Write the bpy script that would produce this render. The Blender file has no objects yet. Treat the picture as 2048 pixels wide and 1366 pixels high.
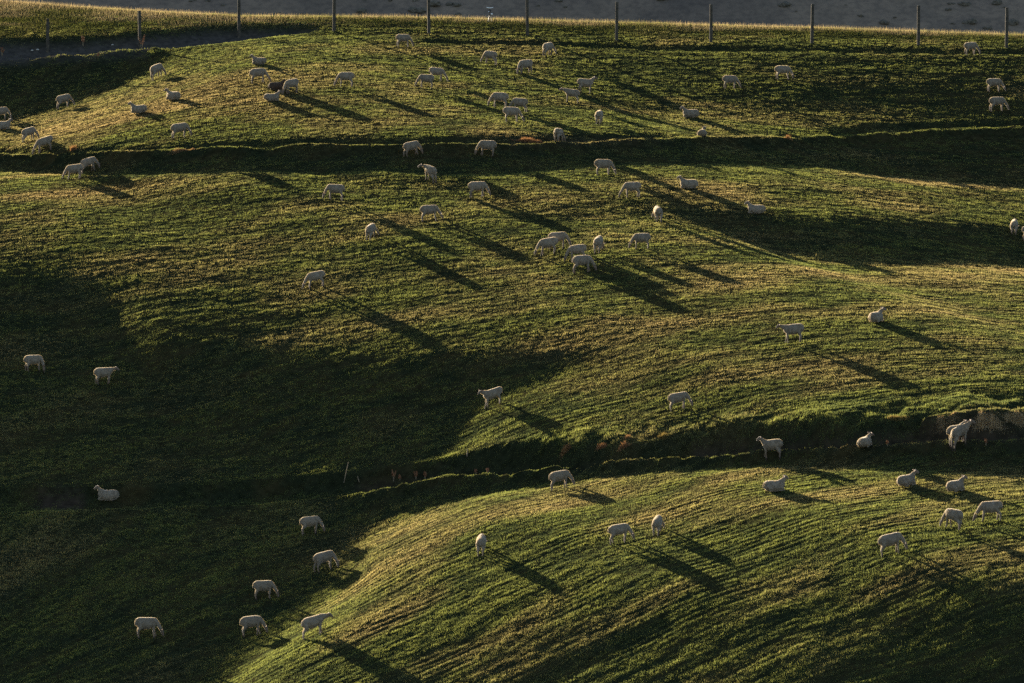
import bpy, bmesh, math
import numpy as np
from mathutils import Vector, Matrix

S = bpy.context.scene
COL = S.collection
rad = math.radians
rng = np.random.default_rng(7)

# ------------------------------------------------------------------ camera
F, CX, CY = 9000.0, 1024.0, 683.0          # focal length and centre in units of the 2048 px frame
PITCH = rad(3.0)                           # the lens looks down by three degrees
CAMZ = 60.0
cam = bpy.data.cameras.new('camera')
cam.sensor_width = 36.0
cam.lens = 36.0 * F / 2048.0
cam.clip_start, cam.clip_end = 1.0, 8000.0
camo = bpy.data.objects.new('camera', cam)
COL.objects.link(camo)
camo.location = (0, 0, CAMZ)
camo.rotation_euler = (rad(90) - PITCH, 0, 0)
S.camera = camo

# ------------------------------------------------------------------ sky, sun, exposure
SUN_AZ, SUN_EL = 31.0, 14.6                # behind the hill, to the left
W = bpy.data.worlds.new("World")
S.world = W
W.use_nodes = True
_bg = W.node_tree.nodes['Background']
_sky = W.node_tree.nodes.new('ShaderNodeTexSky')
_sky.sky_type = 'NISHITA'
_sky.sun_disc = False
_sky.sun_elevation = rad(SUN_EL)
_sky.sun_rotation = rad(-SUN_AZ)
W.node_tree.links.new(_sky.outputs[0], _bg.inputs[0])
_bg.inputs[1].default_value = 0.05
sun = bpy.data.lights.new('sun', 'SUN')
sun.energy = 5.0
sun.angle = rad(0.5)
sun.color = (1.0, 0.85, 0.62)
suno = bpy.data.objects.new('sun', sun)
COL.objects.link(suno)
_sd = Vector((-math.sin(rad(SUN_AZ)), math.cos(rad(SUN_AZ)), math.tan(rad(SUN_EL)))).normalized()
suno.rotation_euler = (-_sd).to_track_quat('-Z', 'Y').to_euler()
suno.location = (-100, 160, 200)
S.view_settings.view_transform = 'Standard'
S.view_settings.look = 'None'
S.view_settings.exposure = 2.15
S.view_settings.gamma = 1.0
S.cycles.max_bounces = 6
S.cycles.use_denoising = False

# ------------------------------------------------------------------ projection helpers
CP, SP = math.cos(PITCH), math.sin(PITCH)
def project(x, y, z):
    z = z - CAMZ
    yc = y * CP - z * SP
    zc = y * SP + z * CP
    return CX + F * x / yc, CY - F * zc / yc

# the slope is close to a plane; in camera axes  Zc = PA * Yc - PC
PA, PC = 0.3013, 63.3
def plane_z(y):
    # solve  y*SP + zz*CP = PA*(y*CP - zz*SP) - PC  for zz
    return CAMZ + (PA * y * CP - PC - y * SP) / (CP + PA * SP)
def px_to_plan(px, py):
    u = (np.asarray(px, float) - CX) / F
    v = (CY - np.asarray(py, float)) / F
    yc = PC / (PA - v)
    zc = v * yc
    return u * yc, yc * CP + zc * SP

# ------------------------------------------------------------------ noise
def _hash(ix, iy, seed):
    h = (ix.astype(np.int64) * 374761393 + iy.astype(np.int64) * 668265263 + seed * 1442695041) & 0xFFFFFFFF
    h = ((h ^ (h >> 13)) * 1274126177) & 0xFFFFFFFF
    h = (h ^ (h >> 16)) & 0xFFFFFFFF
    return h / 4294967295.0
def vnoise(u, v, seed=0):
    u = np.asarray(u, float); v = np.asarray(v, float)
    iu, iv = np.floor(u), np.floor(v)
    fu, fv = u - iu, v - iv
    fu = fu * fu * fu * (fu * (fu * 6 - 15) + 10); fv = fv * fv * fv * (fv * (fv * 6 - 15) + 10)
    a = _hash(iu, iv, seed); b = _hash(iu + 1, iv, seed)
    c = _hash(iu, iv + 1, seed); d = _hash(iu + 1, iv + 1, seed)
    return (a * (1 - fu) + b * fu) * (1 - fv) + (c * (1 - fu) + d * fu) * fv - 0.5
def fbm(u, v, seed=0, octv=4):
    r, a = 0.0, 1.0
    for k in range(octv):
        r = r + a * vnoise(u * 2 ** k + 17.3 * k, v * 2 ** k - 9.1 * k, seed + k)
        a *= 0.5
    return r

# ------------------------------------------------------------------ relief plan: how far the ground falls away from the low sun
RX0, RX1, RY0, RY1, RS = -400, 2450, -120, 1560, 2
GX, GY = np.meshgrid(np.arange(RX0, RX1, RS, float), np.arange(RY0, RY1, RS, float))
def blur(a, s):
    s = s / RS
    if s < 0.3: return a
    n = int(math.ceil(3 * s)); k = np.exp(-0.5 * (np.arange(-n, n + 1) / s) ** 2); k /= k.sum()
    p = np.pad(a, n, mode='edge')
    t = sum(k[i] * p[i:i + a.shape[0], :] for i in range(2 * n + 1))
    return sum(k[i] * t[:, i:i + a.shape[1]] for i in range(2 * n + 1))
def poly(pts, soft):
    m = np.zeros(GX.shape, bool)
    n = len(pts)
    for i in range(n):
        (x1, y1), (x2, y2) = pts[i], pts[(i + 1) % n]
        if y1 == y2: continue
        c = ((y1 > GY) != (y2 > GY)) & (GX < (x2 - x1) * (GY - y1) / (y2 - y1) + x1)
        m ^= c
    return blur(m.astype(float), soft)
def blob(cx, cy, sx, sy, rot=0.0):
    c, s = math.cos(rad(rot)), math.sin(rad(rot))
    dx, dy = GX - cx, GY - cy
    return np.exp(-0.5 * (((dx * c - dy * s) / sx) ** 2 + ((dx * s + dy * c) / sy) ** 2))

UPLIP = [(-400, 316), (0, 312), (200, 306), (400, 300), (640, 292), (800, 291), (1020, 289), (1150, 287), (1300, 280), (1400, 277),
         (1600, 277), (1760, 268), (1900, 262), (2048, 258), (2450, 250)]
LOWLIP = [(740, 970), (840, 966), (900, 955), (1040, 946), (1140, 932), (1300, 921), (1400, 916), (1540, 906), (1700, 893), (1860, 890), (2048, 887), (2450, 880)]
BANK = [(-400, 84), (0, 82), (100, 81), (180, 79), (300, 67), (420, 57), (560, 54), (640, 58), (560, 66), (480, 76), (380, 87), (280, 95), (180, 103),
        (90, 108), (0, 112), (-400, 125)]
LB = np.full(GX.shape, 0.95)
DP = np.zeros(GX.shape)
def shade(pts, value, soft, dip=0.0, dsoft=None):
    global LB, DP
    m = poly(pts, soft)
    LB = LB * (1 - m) + value * m
    if dip:
        DP = np.maximum(DP, dip * poly(pts, dsoft or soft))
def lift(c, a):
    global LB
    LB = LB + a * c
# upper right, steeper and only brushed by the sun
shade([(1000, 95), (1500, 105), (2450, 120), (2450, 250), (1700, 262), (1480, 235), (1180, 215), (1080, 150)], 0.30, 45)
shade([(1650, 165), (2450, 150), (2450, 250), (2000, 252), (1760, 235), (1600, 205)], 0.02, 20, 0.10)
shade([(1400, 165), (1650, 160), (1640, 215), (1420, 225)], 0.10, 18)
shade([(1500, 118), (2450, 118), (2450, 138), (1540, 138)], 0.10, 7, 0.04)
shade([(1180, 195), (1350, 200), (1340, 225), (1190, 215)], 0.10, 8)
lift(blob(1320, 250, 150, 16), 0.45)
# dark track under the fence
shade([(850, 79), (1100, 84), (1300, 92), (1600, 95), (2450, 104), (2450, 113), (1600, 103), (1300, 99), (1100, 91), (850, 85)], 0.0, 3, 0.12)
# upper left knoll and hollow
lift(blob(250, 205, 250, 42, 22), 1.5)
shade([(-400, 110), (60, 116), (180, 112), (300, 104), (400, 92), (400, 98), (330, 112), (325, 124), (250, 160), (160, 195), (60, 225), (-20, 240), (-400, 265)], 0.0, 11, 0.48, 24)
lift(poly([(40, 111), (200, 103), (310, 95), (320, 103), (210, 112), (60, 118)], 4), 0.5)
shade(BANK, 0.0, 4, 0.55)
shade([(-400, 64), (60, 60), (160, 62), (260, 60), (300, 66), (180, 79), (-400, 84)], 0.2, 6)
# upper terrace
shade([(0, 300), (300, 296), (640, 279), (800, 279), (1150, 272), (1320, 270), (1360, 277), (1150, 283), (1020, 285), (800, 287), (640, 288), (300, 301), (0, 306)], 0.0, 4, 0.22)
shade([(1740, 248), (2450, 228), (2450, 240), (2048, 252), (1900, 256), (1780, 262), (1640, 270)], 0.0, 3.5, 0.25)
shade(UPLIP + [(2450, 385), (2048, 372), (1800, 352), (1650, 330), (1400, 325), (1200, 326), (1040, 342), (880, 346), (760, 336), (640, 345), (520, 336), (420, 340), (200, 345), (0, 338), (-400, 338)], 0.0, 5, 0.32, 7)
# middle slope
lift(blob(180, 375, 260, 35), 0.25)
shade([(560, 352), (940, 345), (960, 390), (840, 382), (640, 376)], 0.25, 10, 0.05)
shade([(380, 392), (860, 398), (860, 412), (400, 410)], 0.15, 8)
shade([(1100, 405), (1340, 398), (1380, 435), (1130, 440)], 0.2, 12, 0.05)
shade([(1320, 405), (1500, 420), (1640, 436), (1800, 438), (2048, 447), (2450, 452), (2450, 535), (2048, 530), (1850, 525), (1700, 524), (1560, 500), (1440, 462)], 0.0, 8, 0.36, 20)
shade([(1500, 378), (2450, 395), (2450, 412), (1540, 396)], 0.25, 7)
lift(blob(1700, 600, 300, 60), 0.15)
shade([(-400, 470), (340, 475), (620, 530), (700, 640), (620, 690), (200, 640), (-400, 580)], 0.30, 45)
shade([(300, 395), (900, 450), (1000, 560), (700, 640), (520, 520)], 0.65, 40)
shade([(-400, 560), (140, 570), (260, 605), (230, 650), (270, 676), (520, 690), (620, 712), (760, 722), (880, 720), (1100, 698), (1290, 708), (1130, 742), (1010, 772), (960, 815), (950, 850), (900, 925), (500, 985), (0, 1005), (-400, 1010)], 0.0, 30, 0.52, 42)
shade([(-400, 600), (180, 610), (230, 690), (-400, 700)], 0.0, 20)
# tussocky strip above the gully
shade([(1000, 868), (1200, 850), (1500, 826), (1750, 800), (2050, 782), (2450, 770), (2450, 835), (2048, 836), (1400, 880), (1050, 905)], 0.55, 10)
shade([(1960, 786), (2450, 772), (2450, 808), (2000, 806)], 0.0, 6, 0.15)
# gully
shade([(-400, 952), (0, 952), (300, 950), (520, 940), (700, 927), (900, 906), (1040, 896), (1180, 903), (1290, 897), (1360, 880), (1450, 870), (1700, 862), (1870, 845), (2048, 836), (2450, 830)] + [(x, y - 6) for x, y in LOWLIP[::-1]] + [(500, 985), (0, 998), (-400, 1000)], 0.0, 4, 0.95, 7)
shade(LOWLIP + [(2450, 955), (2048, 946), (1800, 936), (1540, 926), (1350, 936), (1200, 951), (1100, 966), (1040, 974), (960, 987), (850, 1017), (790, 1035), (560, 1020), (640, 985)], 0.0, 4, 0.30, 9)
shade([(860, 722), (1080, 702), (1300, 712), (1140, 738), (1000, 770), (930, 800)], 0.0, 8, 0.24, 14)
shade([(-400, 965), (300, 960), (640, 955), (740, 972), (900, 980), (960, 987), (850, 1017), (760, 1060), (722, 1085), (705, 1112), (725, 1142), (660, 1200), (600, 1240), (520, 1300), (450, 1366), (250, 1560), (-400, 1560)], 0.0, 12, 0.70, 30)
# lower knoll
lift(blob(1130, 1000, 400, 36, 5), 0.9)
lift(blob(740, 1150, 230, 50, 36), 1.6)
shade([(800, 1300), (1300, 1190), (1700, 1140), (2450, 1120), (2450, 1250), (1700, 1300), (1200, 1560), (500, 1560), (560, 1420)], 0.36, 60)
shade([(1650, 1330), (1850, 1240), (2100, 1180), (2450, 1150), (2450, 1560), (1500, 1560)], 0.0, 50, 0.10)
shade([(1020, 1366), (1130, 1310), (1330, 1235), (1350, 1250), (1250, 1300), (1120, 1360), (1020, 1420)], 0.05, 8, 0.06)
lift(blob(1330, 1110, 260, 34, 8), 0.45)
lift(blob(1750, 1000, 330, 38, 2), 0.75)
lift(blob(1850, 1110, 220, 30, 5), 0.4)
def lip(pts, up, dn, value, hump=0.06, part=1.0):
    global LB, DP
    wx = np.arange(pts[0][0], pts[-1][0], 14.0)
    wy = np.interp(wx, [p[0] for p in pts], [p[1] for p in pts]) + 3.0 * fbm(wx / 60.0, wx * 0, 3, 3)
    wd = np.clip(0.75 + 1.1 * fbm(wx / 90.0, wx * 0 + 7, 9, 3), 0.05, 1.2) * np.clip((wx - wx[0] + 5) / 90, 0, 1)
    pts = list(zip(wx, wy)); up = up * wd
    m = part * np.clip(1.25 * poly([(x, y - u) for (x, y), u in zip(pts, up)] + [(x, y + dn) for x, y in pts[::-1]], 1.6), 0, 1)
    LB = LB * (1 - m) + value * m; DP = DP * (1 - m) - hump * m
lip(UPLIP, 4.5, 1.0, 1.0)
lip(LOWLIP, 7.5, 0.5, 1.1)
lip(LOWLIP[7:], 10, 0.5, 1.2, 0.06)
lip([(1840, 846), (1960, 842), (2048, 832), (2450, 815)], 9, 2, 1.2, 0.22)
lip([(50, 116), (120, 113), (200, 109), (260, 104), (320, 98)], 10, 0, 1.0, 0.06, 0.7)
LB = np.clip(LB, 0, 2.8)

# real differences of soil and plant cover
DRY = np.clip(0.75 * blob(260, 235, 220, 24, 12) + 0.5 * blob(520, 205, 160, 35) + 0.45 * blob(800, 235, 170, 40) + 0.5 * blob(120, 385, 160, 28) + 0.4 * blob(600, 440, 160, 25)
              + 0.3 * blob(1050, 400, 140, 40) + 0.4 * blob(1700, 385, 300, 40) + 0.5 * blob(1150, 1005, 330, 22, 6) + 0.45 * blob(1700, 1010, 330, 30) + 0.35 * blob(1400, 620, 350, 60)
              + 0.35 * blob(1900, 560, 160, 40) + 0.3 * blob(1350, 730, 250, 40) + 0.25, 0, 1)
SOIL = np.clip(poly(BANK, 3) + 0.8 * poly([(-400, 108), (60, 108), (300, 96), (300, 104), (60, 118), (-400, 122)], 5), 0, 1)
_gw = [(1380, 878), (1450, 872), (1700, 864), (1870, 847), (2048, 838), (2450, 832)]
EARTH = np.clip(poly(_gw + [(2450, 878), (2048, 884), (1860, 884), (1700, 887), (1540, 897), (1400, 908)], 6)
                + 0.6 * poly([(700, 935), (900, 914), (1180, 908), (1340, 900), (1400, 905), (1140, 926), (900, 944), (740, 952)], 5)
                + poly([(70, 955), (170, 955), (165, 978), (80, 978)], 6) + 0.7 * poly([(1020, 278), (1300, 272), (1340, 278), (1150, 285), (1020, 287)], 4), 0, 1)
ROUGH = np.clip(poly([(980, 885), (1200, 860), (1500, 832), (1800, 800), (2450, 765), (2450, 850), (1700, 866), (1380, 884), (1180, 905)], 10)
                + 0.35 * poly([(0, 990), (500, 985), (800, 985), (760, 1020), (500, 1060), (0, 1060)], 15) + 0.7 * poly([(40, 105), (320, 92), (330, 108), (50, 122)], 5), 0, 1)
def sample(a, px, py):
    fx = np.clip((px - RX0) / RS, 0, a.shape[1] - 1.001); fy = np.clip((py - RY0) / RS, 0, a.shape[0] - 1.001)
    ix, iy = fx.astype(int), fy.astype(int); tx, ty = fx - ix, fy - iy
    return (a[iy, ix] * (1 - tx) + a[iy, ix + 1] * tx) * (1 - ty) + (a[iy + 1, ix] * (1 - tx) + a[iy + 1, ix + 1] * tx) * ty

# ------------------------------------------------------------------ solve the relief on a plan grid (far row first)
GS = 0.25
hx = np.arange(-75, 75 + GS, GS)
hy = np.arange(300, 140 - GS, -GS)
HX, HY = np.meshgrid(hx, hy)
KL = 0.095
MSL = math.tan(rad(SUN_EL)) - 0.2451 * math.cos(rad(SUN_AZ))
ds = GS / math.cos(rad(SUN_AZ)); dxs = GS * math.tan(rad(SUN_AZ))
H = np.zeros(HX.shape)
CREST = [(-400, -20), (0, 5), (230, 22), (480, 35), (800, 37), (1060, 43), (1300, 50), (1640, 59), (2048, 73), (2450, 85)]
for it in range(9):
    px, py = project(HX, HY, plane_z(HY) + H)      # H here is the surface before banks and ditches are cut
    B = sample(LB, px, py); D = sample(DP, px, py)
    B = np.where(HY > 272, MSL / KL, B)
    G = np.zeros(HX.shape)
    for r in range(1, len(hy)):
        prev = np.interp(hx - dxs, hx, G[r - 1])
        G[r] = (prev + ds * (KL * 0.5 * (B[r] + B[r - 1]) - MSL)) * (1 - ds / 500.0)
    H = G if it == 0 else 0.5 * H + 0.5 * G
PXG, PYG = project(HX, HY, plane_z(HY) + H)
H = H - sample(DP, PXG, PYG)
print('relief', H.min(), H.max(), [round(float(v), 2) for v in H[::60, ::60].mean(axis=1)])

crx, cry = px_to_plan([p[0] for p in CREST], [p[1] for p in CREST])
def crest_y(x): return np.interp(x, crx, cry)
def grid_sample(a, x, y):
    fx = np.clip((x - hx[0]) / GS, 0, len(hx) - 1.001); fy = np.clip((hy[0] - y) / GS, 0, len(hy) - 1.001)
    ix, iy = fx.astype(int), fy.astype(int); tx, ty = fx - ix, fy - iy
    return (a[iy, ix] * (1 - tx) + a[iy, ix + 1] * tx) * (1 - ty) + (a[iy + 1, ix] * (1 - tx) + a[iy + 1, ix + 1] * tx) * ty
def mask_at(a, x, y):
    return sample(a, grid_sample(PXG, x, y), grid_sample(PYG, x, y))

# rows of drilled grass follow the contour: q is constant along a row
def row_q(x, y):
    w = 1 / (1 + np.exp((y - 190) / 6.5))
    xx = np.clip(x, -25, 26)
    c = w * (0.60 * xx - 0.0115 * xx * xx)
    w2 = np.exp(-0.5 * ((y - 257) / 12) ** 2)
    t = -(x + 12)
    c = c - w2 * 0.9 * np.log1p(np.exp(np.clip(t / 3, -30, 30))) * 3
    return y - c
def tuft(x, q): return vnoise(x / 0.66, q / 0.24, 31) + 0.5 * vnoise(x / 0.22, q / 0.15, 33) + 0.5 * vnoise(x / 1.6, q / 0.5, 35)
def micro(x, y):
    q = row_q(x, y)
    soil = mask_at(SOIL, x, y); rough = mask_at(ROUGH, x, y)
    low = 1 / (1 + np.exp((y - 195) / 6))
    n = 0.012 * fbm(x / 2.4, q / 0.8, 11, 3) + 0.022 * fbm(x / 7, q / 2.4, 21, 2) + 0.026 * tuft(x, q)
    n = n + (0.004 + 0.009 * low) * np.sin(2 * math.pi * q / 0.42 + 3.0 * vnoise(x / 3, q / 3, 5)) * np.clip(0.6 + 1.6 * vnoise(x / 2.5, q / 2, 6), 0, 1.5)
    n = n + rough * (0.08 + 0.24 * fbm(x / 1.6, y / 2.0, 41, 3) + 0.14 * fbm(x / 0.6, y / 0.7, 45, 2))
    n = n * (1 - 0.5 * soil) + soil * 0.10 * fbm(x / 1.2, y / 0.8, 51, 3)
    return n
def ground(x, y, with_micro=True):
    x = np.asarray(x, float); y = np.asarray(y, float)
    yy = np.clip(y, hy[-1], hy[0])
    z = plane_z(y) + grid_sample(H, x, yy) * np.clip(1 - (np.abs(x) - 60) / 60, 0, 1) * np.clip(1 - (140 - y) / 60, 0, 1)
    if with_micro:
        m = (np.abs(x) < 70) & (y > 140) & (y < 300)
        if np.any(m):
            z = np.array(z, float); mm = np.zeros(z.shape); mm[m] = micro(x[m], yy[m]); z = z + mm
    t = y - crest_y(x)
    z = z - np.where(t > 0, (np.sqrt(t * t + 9) - 3) * 0.62, 0)
    zf = -25 + 0 * z                                            # valley floors in front and behind
    k = 4.0
    z = np.where(z > zf + 40, z, zf + np.log1p(np.exp(np.clip((z - zf) / k, -40, 40))) * k)
    return z

# ------------------------------------------------------------------ materials
def mat(name, rough=0.9, spec=0.2):
    m = bpy.data.materials.new(name); m.use_nodes = True
    b = m.node_tree.nodes['Principled BSDF']
    b.inputs['Roughness'].default_value = rough
    b.inputs['Specular IOR Level'].default_value = spec
    return m, m.node_tree, b
def N(nt, t, **kw):
    n = nt.nodes.new(t)
    for k, v in kw.items(): setattr(n, k, v)
    return n
def ramp(nt, fac, stops):
    r = N(nt, 'ShaderNodeValToRGB')
    r.color_ramp.elements[0].position, r.color_ramp.elements[0].color = stops[0][0], (*stops[0][1], 1)
    r.color_ramp.elements[1].position, r.color_ramp.elements[1].color = stops[-1][0], (*stops[-1][1], 1)
    for p, c in stops[1:-1]:
        e = r.color_ramp.elements.new(p); e.color = (*c, 1)
    nt.links.new(fac, r.inputs[0]); return r.outputs[0]
def noise(nt, scale, detail=4, co='Object'):
    t = N(nt, 'ShaderNodeTexCoord'); n = N(nt, 'ShaderNodeTexNoise')
    n.inputs['Scale'].default_value = scale; n.inputs['Detail'].default_value = detail
    nt.links.new(t.outputs[co], n.inputs['Vector']); return n.outputs['Fac']
def attr_col(nt, name):
    a = N(nt, 'ShaderNodeAttribute'); a.attribute_name = name; return a.outputs['Color']
def mul(nt, a, b, f=1.0):
    m = N(nt, 'ShaderNodeMix', data_type='RGBA', blend_type='MULTIPLY'); m.inputs[0].default_value = f
    nt.links.new(a, m.inputs[6]); nt.links.new(b, m.inputs[7]); return m.outputs[2]
def bump(nt, b, h, strength, dist):
    n = N(nt, 'ShaderNodeBump'); n.inputs['Strength'].default_value = strength; n.inputs['Distance'].default_value = dist
    nt.links.new(h, n.inputs['Height']); nt.links.new(n.outputs[0], b.inputs['Normal'])

M_soil, nt, b = mat('turf_soil', 1.0, 0.0)
nt.links.new(mul(nt, attr_col(nt, 'cover'), ramp(nt, noise(nt, 3.0), [(0.3, (0.6, 0.6, 0.6)), (0.7, (1.3, 1.25, 1.2))])), b.inputs['Base Color'])
def leafmat(name, tr):
    m = bpy.data.materials.new(name); m.use_nodes = True; nt = m.node_tree
    for n in list(nt.nodes): nt.nodes.remove(n)
    o = N(nt, 'ShaderNodeOutputMaterial'); d = N(nt, 'ShaderNodeBsdfDiffuse'); t = N(nt, 'ShaderNodeBsdfTranslucent'); x = N(nt, 'ShaderNodeMixShader')
    c = attr_col(nt, 'tint')
    nt.links.new(c, d.inputs[0])
    g = N(nt, 'ShaderNodeMix', data_type='RGBA', blend_type='MULTIPLY'); g.inputs[0].default_value = 1; g.inputs[7].default_value = (1.25, 1.12, 0.72, 1)
    nt.links.new(c, g.inputs[6]); nt.links.new(g.outputs[2], t.inputs[0])
    x.inputs[0].default_value = tr
    nt.links.new(d.outputs[0], x.inputs[1]); nt.links.new(t.outputs[0], x.inputs[2]); nt.links.new(x.outputs[0], o.inputs[0])
    return m
M_grass = leafmat('grass_blade', 0.65)
M_straw = leafmat('straw_blade', 0.45)
M_fibre = leafmat('fleece_fibre', 0.55)
M_wool, nt, b = mat('shorn_wool', 0.9, 0.15)
nt.links.new(mul(nt, attr_col(nt, 'fleece'), ramp(nt, noise(nt, 6.0, 4), [(0.34, (0.74, 0.70, 0.65)), (0.62, (1.08, 1.07, 1.06))])), b.inputs['Base Color'])
b.inputs['Sheen Weight'].default_value = 0.8; b.inputs['Sheen Roughness'].default_value = 0.35
bump(nt, b, noise(nt, 40.0, 3), 0.15, 0.01)
M_ear, nt, b = mat('ear_skin', 0.7)
b.inputs['Base Color'].default_value = (0.25, 0.16, 0.125, 1)
M_earb, nt, b = mat('dark_ear_skin', 0.8)
b.inputs['Base Color'].default_value = (0.035, 0.024, 0.018, 1)
M_wood, nt, b = mat('weathered_post', 0.85)
nt.links.new(ramp(nt, noise(nt, 7.0, 6), [(0.3, (0.035, 0.031, 0.025)), (0.7, (0.095, 0.083, 0.068))]), b.inputs['Base Color'])
bump(nt, b, noise(nt, 25.0, 5), 0.6, 0.01)
M_dock, nt, b = mat('dock_seed', 0.9)
nt.links.new(ramp(nt, noise(nt, 30.0), [(0.3, (0.16, 0.07, 0.035)), (0.7, (0.34, 0.17, 0.09))]), b.inputs['Base Color'])
M_stalk, nt, b = mat('dead_stalk', 0.85)
b.inputs['Base Color'].default_value = (0.22, 0.17, 0.115, 1)
M_white, nt, b = mat('white_plastic', 0.4, 0.5)
b.inputs['Base Color'].default_value = (0.8, 0.8, 0.8, 1)
M_black, nt, b = mat('black_plastic', 0.5, 0.4)
b.inputs['Base Color'].default_value = (0.02, 0.02, 0.025, 1)
M_stone, nt, b = mat('pale_stone', 0.9)
nt.links.new(ramp(nt, noise(nt, 12.0), [(0.3, (0.30, 0.29, 0.27)), (0.7, (0.5, 0.48, 0.45))]), b.inputs['Base Color'])
M_hill, nt, b = mat('far_scrub', 0.95, 0.05)
nt.links.new(mul(nt, mul(nt, ramp(nt, noise(nt, 0.16, 8), [(0.3, (0.165, 0.132, 0.106)), (0.55, (0.205, 0.160, 0.124)), (0.75, (0.24, 0.186, 0.142))]), ramp(nt, noise(nt, 0.025, 3), [(0.35, (0.72, 0.73, 0.76)), (0.65, (1.12, 1.10, 1.06))])),
                 ramp(nt, noise(nt, 0.9, 7), [(0.36, (0.80, 0.80, 0.81)), (0.58, (1.07, 1.05, 1.03))])), b.inputs['Base Color'])

# ------------------------------------------------------------------ mesh helpers
def link(name, me, m, parent=None):
    o = bpy.data.objects.new(name, me)
    COL.objects.link(o)
    if m: me.materials.append(m)
    if parent: o.parent = parent
    return o
def tag(o, label, cat, group=None):
    o['label'] = label; o['category'] = cat
    if group: o['group'] = group
    return o
def grid_mesh(name, xs, ys, z, m, kind='structure', color=None):
    nx, ny = len(xs), len(ys)
    X, Y = np.meshgrid(xs, ys)
    co = np.stack([X, Y, z], -1).reshape(-1, 3).astype(np.float32)
    i = (np.arange(ny - 1)[:, None] * nx + np.arange(nx - 1)[None, :]).reshape(-1)
    f = np.stack([i, i + 1, i + nx + 1, i + nx], -1).astype(np.int32)
    me = bpy.data.meshes.new(name)
    me.vertices.add(len(co)); me.vertices.foreach_set('co', co.ravel())
    me.loops.add(f.size); me.loops.foreach_set('vertex_index', f.ravel())
    me.polygons.add(len(f)); me.polygons.foreach_set('loop_start', np.arange(0, f.size, 4, dtype=np.int32))
    me.polygons.foreach_set('use_smooth', np.ones(len(f), bool))
    if color is not None:
        a = me.attributes.new('cover', 'FLOAT_COLOR', 'POINT'); a.data.foreach_set('color', color.astype(np.float32).ravel())
    me.update(); me.validate()
    o = link(name, me, m); o['kind'] = kind
    return o

# ------------------------------------------------------------------ the hillside
def spread(a, b, far, fine, n):
    g = np.arange(a, b + fine, fine)
    t = np.linspace(0, 1, n + 1)[1:] ** 2.2
    return g, t
gx, t = spread(-37, 37, 0, 0.11, 26)
xs = np.concatenate([(-37 - t * 563)[::-1], gx, gx[-1] + t * 563])
gy, t = spread(160, 292, 0, 0.09, 26)
ys = np.concatenate([(160 - t * 240)[::-1], gy, gy[-1] + np.linspace(0, 1, 41)[1:] ** 1.6 * 900])
TX, TY = np.meshgrid(xs, ys)
TZ = ground(TX, TY)
soil, earth, dry, rough = (mask_at(a, TX, TY) for a in (SOIL, EARTH, DRY, ROUGH))
pat = fbm(TX / 1.5, row_q(TX, TY) / 0.8, 61, 3)
colr = np.empty(TX.shape + (4,)); colr[..., 3] = 1
def lerp(a, b, t): return a + (b - a) * t[..., None]
c = np.broadcast_to(np.array([0.018, 0.022, 0.012]), TX.shape + (3,))
c = lerp(c, np.array([0.042, 0.033, 0.015]), np.clip(dry * 0.8 + pat * 0.8, 0, 1))
c = lerp(c, np.array([0.042, 0.032, 0.024]), np.clip(earth, 0, 1))
c = lerp(c, np.array([0.060, 0.055, 0.050]), np.clip(soil, 0, 1))
colr[..., :3] = c
grid_mesh('hillside', xs, ys, TZ, M_soil, color=colr)

# ------------------------------------------------------------------ the far hill beyond the valley
fx = np.linspace(-900, 900, 620); fy = np.linspace(560, 960, 260)
FX, FY = np.meshgrid(fx, fy)
FZ = -60 + (FY - 560) * 0.62 + 14 * fbm(FX / 420, FY / 460, 71, 2) + 0.8 * fbm(FX / 9, FY / 9, 81, 2)
grid_mesh('far_hill', fx, fy, FZ, M_hill)
M_scrub, nt, b = mat('scrub_leaf', 0.95, 0.05)
nt.links.new(ramp(nt, noise(nt, 2.0, 5), [(0.35, (0.095, 0.085, 0.07)), (0.7, (0.17, 0.145, 0.115))]), b.inputs['Base Color'])
bm = bmesh.new()
vis_ = np.argwhere((np.abs(FX) < 130) & (np.abs(project(FX, FY, FZ)[1] - 35) < 75))
for _ in range(150):
    j, i = (int(k_) for k_ in vis_[rng.integers(len(vis_))])
    p = Vector((float(FX[j, i]) + rng.uniform(-1.4, 1.4), float(FY[j, i]), float(FZ[j, i])))
    vv = float(project(p.x, p.y, p.z)[1])
    if not -30 < vv < 110: continue
    r = float(rng.choice([.25, .35, .5, .9, 1.6], p=[.25, .3, .25, .16, .04]))
    for q_ in range(3):
        g_ = bmesh.ops.create_icosphere(bm, subdivisions=2, radius=r * rng.uniform(.5, .9))
        off_ = Vector((rng.uniform(-1, 1) * r, rng.uniform(-.5, .5) * r, rng.uniform(0, .4) * r)) + p
        for v in g_['verts']: v.co = Vector((v.co.x * 1.2, v.co.y, v.co.z * .8)) * rng.uniform(.75, 1.15) + off_
me = bpy.data.meshes.new('hill_scrub'); bm.to_mesh(me); bm.free()
link('hill_scrub', me, M_scrub)['kind'] = 'stuff'

# ------------------------------------------------------------------ placing by sight line onto the ground
YL = np.linspace(150, 300, 6001)
def spot(px, py):
    x = (px - CX) / F
    z0 = ground(np.array([0.0]), np.array([0.0]), False)
    yc = YL * CP  # good first guess; refined below through the exact projection
    xs_ = x * (YL * CP - (plane_z(YL) - CAMZ) * SP)
    zz = ground(xs_, YL)
    _, v = project(xs_, YL, zz)
    # nearest ground that shows at that height in the picture
    k = np.nonzero((v[:-1] >= py) & (v[1:] < py))[0]
    k = k[0] if len(k) else np.argmin(np.abs(v - py))
    y = YL[k]
    xx = x * (y * CP - (zz[k] - CAMZ) * SP)
    return float(xx), float(y), float(zz[k])
def gz(x, y): return float(ground(np.array([x]), np.array([y]))[0])

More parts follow.
